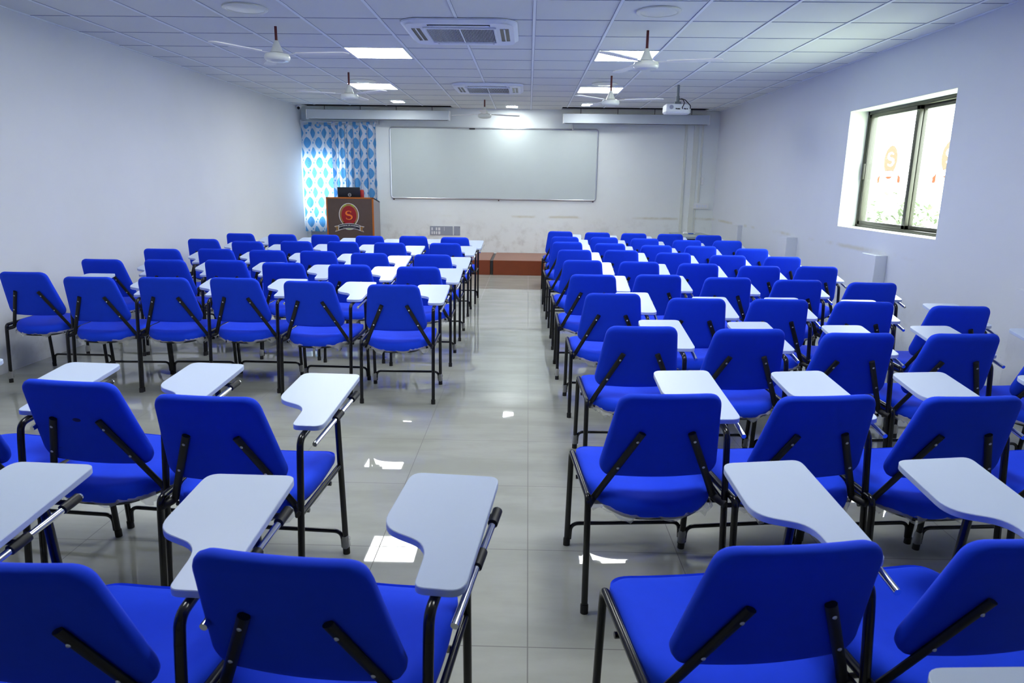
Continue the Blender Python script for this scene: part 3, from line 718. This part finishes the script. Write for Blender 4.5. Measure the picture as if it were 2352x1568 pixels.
# lectern with its emblem
t = thing('lectern', 'dark wooden lectern with orange edging and a red emblem, on the platform', 'lectern', (-3.045, 12.0, .242)); hw = .405; H = .975
prof = [(0, 0), (.50, 0), (.50, .90), (0, H)]
bm = bmesh.new(); a = [bm.verts.new((hw - .02, y, z)) for y, z in prof]; b = [bm.verts.new((hw, y, z)) for y, z in prof]
for k_ in range(4): bm.faces.new((a[k_], a[(k_ + 1) % 4], b[(k_ + 1) % 4], b[k_]))
bm.faces.new(a[::-1]); bm.faces.new(b); s1 = bm; obj('side_panel', s1, SIDEG, t, False)
bm = bmesh.new(); a = [bm.verts.new((-hw, y, z)) for y, z in prof]; b = [bm.verts.new((-hw + .02, y, z)) for y, z in prof]
for k_ in range(4): bm.faces.new((a[k_], a[(k_ + 1) % 4], b[(k_ + 1) % 4], b[k_]))
bm.faces.new(a[::-1]); bm.faces.new(b); obj('side_panel', bm, SIDEG, t, False)
obj('front_panel', bx((-hw, -.018, 0), (hw, 0, H)), WOODF, t, False)
bm = bmesh.new()
for lo, hi in (((-hw - .002, -.022, 0), (-hw + .020, .002, H)), ((hw - .024, -.022, 0), (hw + .002, .002, H)), ((-hw, -.022, H - .020), (hw, .002, H + .003))): box(bm, lo, hi)
obj('edging', bm, TRIMO, t, False)
bm = bmesh.new(); plate(bm, [(-hw, 0), (hw, 0), (hw, .5), (-hw, .5)], 0, .018, fn=lambda x, y, z: (x, y, H - .018 - y * .15 + z)); obj('top', bm, WOODF, t, False)
bm = bmesh.new(); emblem(bm, (0, 1, 2, 3, 4, 5)); e = obj('emblem', bm, EMC, t, False); e['label'] = 'red and gold oval emblem with a letter S and a ribbon of white writing'
e.matrix_local = Matrix.Translation((-.02, -.0235, .635)) @ Matrix.Rotation(PI / 2, 4, 'X') @ Matrix.Diagonal((1.62, 1.32, 1, 1))

t = thing('laptop', 'black laptop with a round white logo on its lid, open on the lectern', 'laptop', (-3.08, 12.10, 1.212))
bm = bmesh.new(); box(bm, (-.196, -.004, -.01), (.196, .004, .175), 0, .003); bmesh.ops.transform(bm, matrix=Matrix.Rotation(.08, 4, 'X'), verts=bm.verts); ld = obj('lid', bm, simple('laptop_black', (24, 26, 36), .4), t)
bm = bmesh.new(); box(bm, (-.196, .0, -.012), (.196, .25, .004), 0, .003); bmesh.ops.transform(bm, matrix=Matrix.Translation((0, .006, -.004)) @ Matrix.Rotation(-.148, 4, 'X'), verts=bm.verts); obj('keyboard_base', bm, simple('laptop_grey', (60, 62, 68), .4), t)
bm = bmesh.new()
strip(bm, lambda q: (.028 * math.cos(2 * PI * q), .028 * math.sin(2 * PI * q)), lambda q: (.0215 * math.cos(2 * PI * q), .0215 * math.sin(2 * PI * q)), 32, 0, 0)
text_mesh(bm, 'DELL', .0165, 0, 0, lambda x, y, z: (x, y - .006, z), .0006)
lg = obj('logo', bm, simple('logo_white', (235, 235, 238)), ld, False); lg.matrix_local = Matrix.Translation((.012, -.010, .046)) @ Matrix.Rotation(PI / 2 + .08, 4, 'X')
t = thing('water_bottle', 'red metal water bottle standing on the lectern beside the laptop', 'bottle', (-2.872, 12.16, 1.200))
bm = bmesh.new(); lathe(bm, [(0, 0), (.034, 0), (.037, .006), (.037, .125), (.032, .142), (.020, .148), (0, .148)], 24); obj('body', bm, simple('bottle_red', (176, 44, 44), .3), t)
bm = bmesh.new(); lathe(bm, [(0, .148), (.022, .148), (.023, .172), (.018, .176), (0, .176)], 24); obj('cap', bm, STEEL, t)
t = thing('paper_cup', 'small crumpled white paper near the right edge of the lectern top', 'paper', (-2.755, 12.12, 1.200)); t.name = 'crumpled_paper'
bm = bmesh.new(); bmesh.ops.create_icosphere(bm, subdivisions=2, radius=.018)
for v in bm.verts: v.co *= 1 + random.uniform(-.25, .25); v.co.z *= .7
bmesh.ops.translate(bm, verts=bm.verts, vec=(0, 0, .012)); obj('paper', bm, WHITEP, t, False)

# equipment cabinet at the far right
t = thing('equipment_cabinet', 'low black cabinet with a grey top and red edge, behind the farthest right chairs', 'cabinet', (2.56, 10.92, 0))
obj('body', bx((-.245, -.46, .02), (.245, .46, .715), .004), simple('cabinet_black', (14, 15, 22), .35), t, False)
obj('top', bx((-.26, -.49, .715), (.26, .48, .75), .006), simple('cabinet_grey', (152, 162, 160), .5), t, False)
obj('edge_trim', bx((-.262, -.475, .02), (-.240, -.462, .714)), simple('trim_red', (196, 40, 20), .4), t, False)
t = thing('power_adapter', 'small white adapter lying on the grey cabinet top', 'adapter', (2.47, 11.0, .75)); obj('case', bx((-.035, -.03, 0), (.035, .03, .03), .008), WHITEP, t)
t = thing('pen', 'blue marker pen lying on the grey cabinet top', 'pen', (2.56, 10.95, .759)); obj('barrel', tb([(-.05, 0, 0), (.03, .01, 0)], .008), simple('pen_blue', (40, 90, 190)), t); obj('cap', tb([(.03, .01, 0), (.06, .014, 0)], .0095), WHITEP, t)

CHAIRS = [
    ('L', 1, 0, -0.411, 1.42, -6.1), ('L', 1, 1, -0.916, 1.376, -2), ('L', 1, 2, -1.475, 1.43, -4), ('L', 2, 0, -0.984, 2.35, -3.5),
    ('L', 2, 1, -1.499, 2.482, -5.7), ('L', 2, 2, -1.996, 2.45, -5), ('L', 2, 3, -2.51, 2.49, -4), ('L', 3, 0, -0.882, 4.791, 1.1),
    ('L', 3, 1, -1.458, 4.887, -2.2), ('L', 3, 2, -2.009, 4.989, -1.7), ('L', 3, 3, -2.506, 4.959, 1.9), ('L', 3, 4, -3.003, 4.923, 2.2),
    ('L', 3, 5, -3.578, 5.111, -0.5), ('L', 4, 0, -0.875, 5.791, 1.5), ('L', 4, 1, -1.442, 5.86, 0.3), ('L', 4, 2, -2.006, 5.924, 0.2),
    ('L', 4, 3, -2.537, 6.043, 0.6), ('L', 4, 4, -3.034, 6.006, 1.5), ('L', 4, 5, -3.531, 5.962, -0.5), ('L', 5, 0, -0.886, 6.747, 0.6),
    ('L', 5, 1, -1.496, 6.794, 1.5), ('L', 5, 2, -2.011, 6.913, 0.0), ('L', 5, 3, -2.508, 6.919, 0.5), ('L', 5, 4, -3.028, 6.97, 0.0),
    ('L', 5, 5, -3.526, 6.896, 1.5), ('L', 6, 0, -0.915, 7.994, 0.7), ('L', 6, 1, -1.525, 7.94, 1.1), ('L', 6, 2, -2.059, 7.999, 0.2),
    ('L', 6, 3, -2.574, 7.961, 1.5), ('L', 6, 4, -3.072, 7.855, 0.1), ('L', 6, 5, -3.662, 8.062, 1.5), ('L', 7, 0, -0.891, 8.84, -0.1),
    ('L', 7, 1, -1.428, 8.937, 1.5), ('L', 7, 2, -1.953, 8.867, 0.3), ('L', 7, 3, -2.527, 8.924, 1.4), ('L', 7, 4, -3.064, 8.909, 1.5),
    ('L', 7, 5, -3.593, 8.947, -0.5), ('R', 0, 0, 0.56, 0.69, 2), ('R', 1, 0, 0.493, 1.502, 8), ('R', 1, 1, 0.99, 1.55, 8),
    ('R', 2, 0, 0.455, 2.466, 4.5), ('R', 2, 1, 0.952, 2.478, 8), ('R', 2, 2, 1.449, 2.503, 6), ('R', 2, 3, 1.946, 2.5, 5),
    ('R', 3, 0, 0.551, 3.563, 2), ('R', 3, 1, 1.051, 3.544, 4), ('R', 3, 2, 1.548, 3.495, 3), ('R', 3, 3, 2.048, 3.519, 4),
    ('R', 3, 4, 2.57, 3.5, 3), ('R', 4, 0, 0.539, 4.572, 0.6), ('R', 4, 1, 1.036, 4.435, -1.0), ('R', 4, 2, 1.533, 4.452, -0.2),
    ('R', 4, 3, 2.03, 4.415, -1.5), ('R', 4, 4, 2.527, 4.311, -0.4), ('R', 5, 0, 0.498, 5.472, 0.1), ('R', 5, 1, 0.995, 5.529, 0.9),
    ('R', 5, 2, 1.492, 5.432, 0.7), ('R', 5, 3, 1.989, 5.356, -0.9), ('R', 5, 4, 2.486, 5.271, -1.1), ('R', 6, 0, 0.496, 6.461, 0.3),
    ('R', 6, 1, 1.001, 6.411, -1.5), ('R', 6, 2, 1.498, 6.333, -1.0), ('R', 6, 3, 1.995, 6.224, -1.5), ('R', 6, 4, 2.492, 6.251, -1.5),
    ('R', 7, 0, 0.482, 7.44, 1.5), ('R', 7, 1, 0.979, 7.479, -0.7), ('R', 7, 2, 1.476, 7.276, -1.1), ('R', 7, 3, 1.973, 7.106, -1.5),
    ('R', 7, 4, 2.47, 7.042, 1.1), ('R', 8, 0, 0.461, 8.416, 1.5), ('R', 8, 1, 0.958, 8.288, -1.5), ('R', 8, 2, 1.455, 8.134, -0.5),
    ('R', 8, 3, 1.952, 8.113, -1.5), ('R', 8, 4, 2.449, 7.878, -1.5), ('R', 9, 0, 0.49, 9.203, -1.5), ('R', 9, 1, 0.99, 9.208, -1.5),
    ('R', 9, 2, 1.487, 9.097, -1.5), ('R', 9, 3, 1.984, 8.944, -1.5), ('R', 9, 4, 2.481, 8.941, -1.5), ('R', 10, 0, 0.472, 10.188, -1.5),
    ('R', 10, 1, 0.988, 10.075, -1.5), ('R', 10, 2, 1.485, 10.001, -1.5), ('R', 10, 3, 1.982, 9.972, -1.5), ('R', 10, 4, 2.479, 9.848, -1.5),
]

# ================================================================ TABLET-ARM CHAIRS
RT = .0118
def make_chair(full=True):
    t = bpy.data.objects.new('tablet_arm_chair', None); C.objects.link(t); t.empty_display_size = .1
    # seat cushion
    out = resample([tuple(v) for v in fillet([(-.222, .268, 0), (.222, .268, 0), (.236, .05, 0), (.232, -.135, 0), (.120, -.262, 0), (-.120, -.262, 0), (-.232, -.135, 0), (-.236, .05, 0)], [.07, .07, .1, .09, .10, .10, .09, .1], 7, True)], .03)
    out = [(p[0], p[1]) for p in out][::-1]
    def sf(x, y, w):
        z = .452 + w - .022 * ss(.10, .30, y) * (w > -.02) - .015 * ss(-.10, -.27, y) + .010 * (abs(x) / .24) ** 2 * 1.0 + .006 * ss(.0, .2, y)
        return (x, y, z - .004)
    bm = bmesh.new()
    cushion(bm, out, [(.05, 1, -.060), (.012, 1, -.062), (.002, 1, -.054), (-.001, 1, -.040), (.0, 1, -.025), (.006, 1, -.012), (.016, 1, -.003), (.032, 1, .002), (.0, .78, .003), (.0, .55, -.001), (.0, .3, -.004), (.0, .1, -.005)], sf)
    obj('seat', bm, FABRIC, t, True, 1.2)
    bm = bmesh.new(); cushion(bm, out, [(.10, 1, -.078), (.02, 1, -.074), (.008, 1, -.062), (.012, 1, -.058)], sf); obj('seat_pan', bm, SUPP, t)
    # backrest
    lean = D(20); U = Vector((0, -math.sin(lean), math.cos(lean))); N = Vector((0, -math.cos(lean), -math.sin(lean))); B0 = Vector((0, -.198, .508))
    bo = resample([tuple(v) for v in fillet([(-.168, .348, 0), (-.209, .040, 0), (-.186, .0, 0), (0, -.006, 0), (.186, .0, 0), (.209, .040, 0), (.168, .348, 0)], [.048, .030, .030, .1, .030, .030, .048], 7, True)], .03)
    bo = [(p[0], p[1]) for p in bo]
    def bf(x, y, w):
        p = B0 + Vector((x, 0, 0)) + U * y + N * w; p.y += .45 * x * x; return p
    # ensure ccw
    ar = sum(bo[i - 1][0] * bo[i][1] - bo[i][0] * bo[i - 1][1] for i in range(len(bo)))
    if ar < 0: bo = bo[::-1]
    bm = bmesh.new()
    cushion(bm, bo, [(0, .3, -.040), (0, .7, -.038), (.030, 1, -.033), (.010, 1, -.024), (.001, 1, -.012), (.0, 1, -.002), (.003, 1, .006), (.011, 1, .0105), (.03, 1, .012), (0, .6, .0125), (0, .2, .0125)], bf)
    obj('backrest', bm, FABRIC, t, True, 1.2)
    # back supports
    for s in (-1, 1):
        a = bf(s * .083, .205, .019); b = bf(s * .190, -.035, .021)
        path = fillet([a, b, bf(s * .217, -.098, .021), (s * .244, -.216, .402)], [0, .01, .02, 0], 5)
        bm = bmesh.new(); tube(bm, path, .0132, 10, flat=.62, up=(1, 0, 0)); so = obj('back_support', bm, SUPP, t)
        if full:
            for f in (.13, .62):
                p = a.lerp(b, f) + N * .0095; bm = bmesh.new(); lathe(bm, [(0, .003), (.003, .0025), (.0052, 0)], 10)
                bmesh.ops.transform(bm, matrix=Matrix.Translation(p) @ Vector((0, 0, 1)).rotation_difference(N).to_matrix().to_4x4(), verts=bm.verts); obj('screw', bm, STEEL, so)
    # side frames: four legs, the low rail on the left, the raised arm on the right
    def leg(pts):
        lo = obj('leg', tb([pts[0], pts[1]], RT, 12), BLACK, t); p = Vector(pts[0]); d = (Vector(pts[1]) - p).normalized()
        if full: obj('rubber_foot', tb([p - Vector((0, 0, .002)), p + d * .03], .0145, 12), RUBBER, lo)
    leg([(-.247, -.240, .002), (-.244, -.212, .385)]); leg([(-.247, .240, .002), (-.244, .212, .380)])
    leg([(.247, -.240, .002), (.247, -.178, .600)]); leg([(.247, .240, .002), (.254, .178, .620)])
    obj('side_rail', tb(fillet([(-.244, -.212, .385), (-.2435, -.207, .432), (-.2435, .205, .440), (-.244, .212, .380)], [0, .035, .045, 0], 7), RT, 12), BLACK, t)
    obj('side_rail', tb([(.247, -.199, .395), (.249, .203, .405)], .010, 10), BLACK, t)
    obj('arm_tube', tb(fillet([(.247, -.178, .600), (.247, -.170, .655), (.254, .168, .704), (.254, .178, .620)], [0, .05, .05, 0], 7), RT, 12), BLACK, t)
    obj('stretcher', tb(fillet([(-.236, .236, .030), (-.232, .236, .100), (.232, .236, .100), (.236, .236, .030)], [0, .055, .055, 0], 7), .0085, 10), BLACK, t)
    bm = bmesh.new(); tube(bm, [(-.240, .10, .372), (.247, .10, .372)], .009, 8); tube(bm, [(-.239, -.12, .372), (.245, -.12, .372)], .009, 8); obj('seat_frame', bm, BLACK, t)
    # writing tablet, sloping up to the front
    y0, y1 = -.135, .285
    po = fillet([(.205, y0, 0), (.312, y0, 0), (.322, y1, 0), (.090, y1 - .004, 0), (.078, y0 + .185, 0), (.202, y0 + .135, 0)], [.022, .035, .028, .035, .05, .045], 6, True)
    bm = bmesh.new(); pl = [(p.x, p.y) for p in po]
    zf = lambda x, y, w: (x, y, .690 + .158 * (y - y0) + w)
    cushion(bm, pl, [(.002, 1, -.018), (0, 1, -.016), (0, 1, -.0015), (.0015, 1, 0)], zf); pad = obj('writing_tablet', bm, PADM, t, True, .5)
    z_ = lambda y: .690 + .158 * (y - y0) - .018
    rod = obj('slide_rod', tb([(.302, -.185, z_(-.185) - .020), (.330, .205, z_(.205) - .022)], .0085, 12), CHROME, t)
    if full:
        for y in (.02, .175):
            x = .302 + .028 * (y + .185) / .39; bm = bmesh.new(); tube(bm, [(x - .002, y - .03, z_(y - .03) - .0205), (x + .002, y + .022, z_(y + .022) - .0205)], .0125, 12)
            tube(bm, [(.258, y, z_(y) - .022), (x, y, z_(y) - .022)], .007, 8); obj('clamp', bm, SUPP, rod)
    return t
def film_bm(seed):
    rn = random.Random(seed); bm = bmesh.new(); edge = [(-.218, -.16), (-.17, -.215), (-.10, -.252), (0, -.258), (.10, -.252), (.17, -.215), (.218, -.16), (.232, -.03), (.230, .12)]
    P = [Vector((a, b, 0)) for a, b in edge]; fine = []
    for a, b in zip(P, P[1:]):
        for k in range(5): fine.append(a.lerp(b, k / 5))
    hang = 0; rows = []
    for i, p in enumerate(fine):
        hang = .020 + .024 * max(0, math.sin(i * .7 + seed)) + .022 * rn.random() * max(0, math.sin(i * .35 + seed * 2))
        q = p * 1.0; rows.append([bm.verts.new((q.x * f + rn.uniform(-.003, .003), q.y * f + rn.uniform(-.003, .003), .398 - hang * g + rn.uniform(-.002, .002))) for f, g in ((.97, 0), (1.0, .35), (1.01, .7), (.99, 1.0))])
    for a, b in zip(rows, rows[1:]):
        for k in range(3):
            if rn.random() < .92: bm.faces.new((a[k], a[k + 1], b[k + 1], b[k]))
    return bm
def wrap_bm(leg, seed):
    rn = random.Random(seed); x, y, dx, dy = leg; bm = bmesh.new(); n = 10; rings = []
    for z, r in ((.030, .015), (.04, .019), (.055, .0165), (.07, .018), (.085, .0135)):
        rings.append([bm.verts.new((x + dx * z + math.cos(2 * PI * k / n) * (r + rn.uniform(-.002, .003)), y + dy * z + math.sin(2 * PI * k / n) * (r + rn.uniform(-.002, .003)), z + rn.uniform(-.003, .003))) for k in range(n)])
    for a, b in zip(rings, rings[1:]):
        for k in range(n): bm.faces.new((a[k], a[(k + 1) % n], b[(k + 1) % n], b[k]))
    return bm
films = [obj('plastic_film', film_bm(s), FILM, None) for s in (1, 2, 3)]
LEGP = [(-.247, -.24, 0, .07), (.247, .24, .01, -.1), (-.247, .24, 0, -.07)]
wraps = [obj('foot_wrap', wrap_bm(l, i), FILM, None) for i, l in enumerate(LEGP)]
protoF = make_chair(True); protoS = make_chair(False)
def dup(root):
    r = root.copy(); C.objects.link(r)
    for ch in root.children:
        c = ch.copy(); C.objects.link(c); c.parent = r
        for g in ch.children:
            d = g.copy(); C.objects.link(d); d.parent = c
    return r
ORD = ['nearest', 'second', 'third', 'fourth', 'fifth', 'sixth', 'seventh', 'eighth', 'ninth', 'farthest']
SEAT = ['at the aisle', 'second from the aisle', 'third from the aisle', 'fourth from the aisle', 'fifth from the aisle', 'by the left wall']
SEATR = ['at the aisle', 'second from the aisle', 'middle of its row', 'second from the wall', 'by the right wall']
def chair_label(side, row, s):
    if side == 'R' and row == 0: return 'blue tablet-arm chair at the bottom right edge of the photo, only its white tablet showing'
    if side == 'L':
        rw = ORD[row - 1] if row < 7 else 'farthest'; st = SEAT[s]
        if (row, s) == (1, 0): return 'largest blue tablet-arm chair left of the aisle, nearest the camera, white tablet over the aisle'
        if (row, s) == (2, 1): return 'blue tablet-arm chair with a dark spot on its back, second left row, second from aisle'
    else:
        rw = ORD[row - 1]; st = SEATR[s]
        if (row, s) == (1, 0): return 'largest blue tablet-arm chair right of the aisle, nearest the camera'
    return 'blue tablet-arm chair in the %s %s-hand row, %s' % (rw, 'left' if side == 'L' else 'right', st)
for i, (side, row, s, x, y, yaw) in enumerate(CHAIRS):
    fullc = row <= 6
    c = dup(protoF if fullc else protoS)
    c.location = (x, y, 0); c.rotation_euler = (0, 0, D(yaw))
    tag(c, chair_label(side, row, s), 'chair', 'tablet-arm chairs %s of the aisle' % ('left' if side == 'L' else 'right'))
    if row <= 5:
        f = films[i % 3].copy(); C.objects.link(f); f.parent = c
        g = wraps[i % 3].copy(); C.objects.link(g); g.parent = c
        if i % 2: g = wraps[(i + 1) % 3].copy(); C.objects.link(g); g.parent = c
    if (side, row, s) == ('L', 2, 1):
        bm = bmesh.new(); lathe(bm, [(0, .0004), (.008, .0002), (.012, -.0005)], 16)
        so = obj('stain', bm, simple('ink_stain', (10, 20, 110), .8), c); so['label'] = 'small dark ink spot'
        lean = D(20); N = Vector((0, -math.cos(lean), -math.sin(lean))); p = Vector((0, -.198, .508)) + Vector((0, -math.sin(lean), math.cos(lean))) * .20 + N * .0127
        so.matrix_local = Matrix.Translation(p) @ Vector((0, 0, 1)).rotation_difference(N).to_matrix().to_4x4() @ Matrix.Diagonal((1.4, .8, 1, 1))
def kill(o):
    for ch in list(o.children): kill(ch)
    bpy.data.objects.remove(o)
for o in (protoF, protoS, *films, *wraps): kill(o)
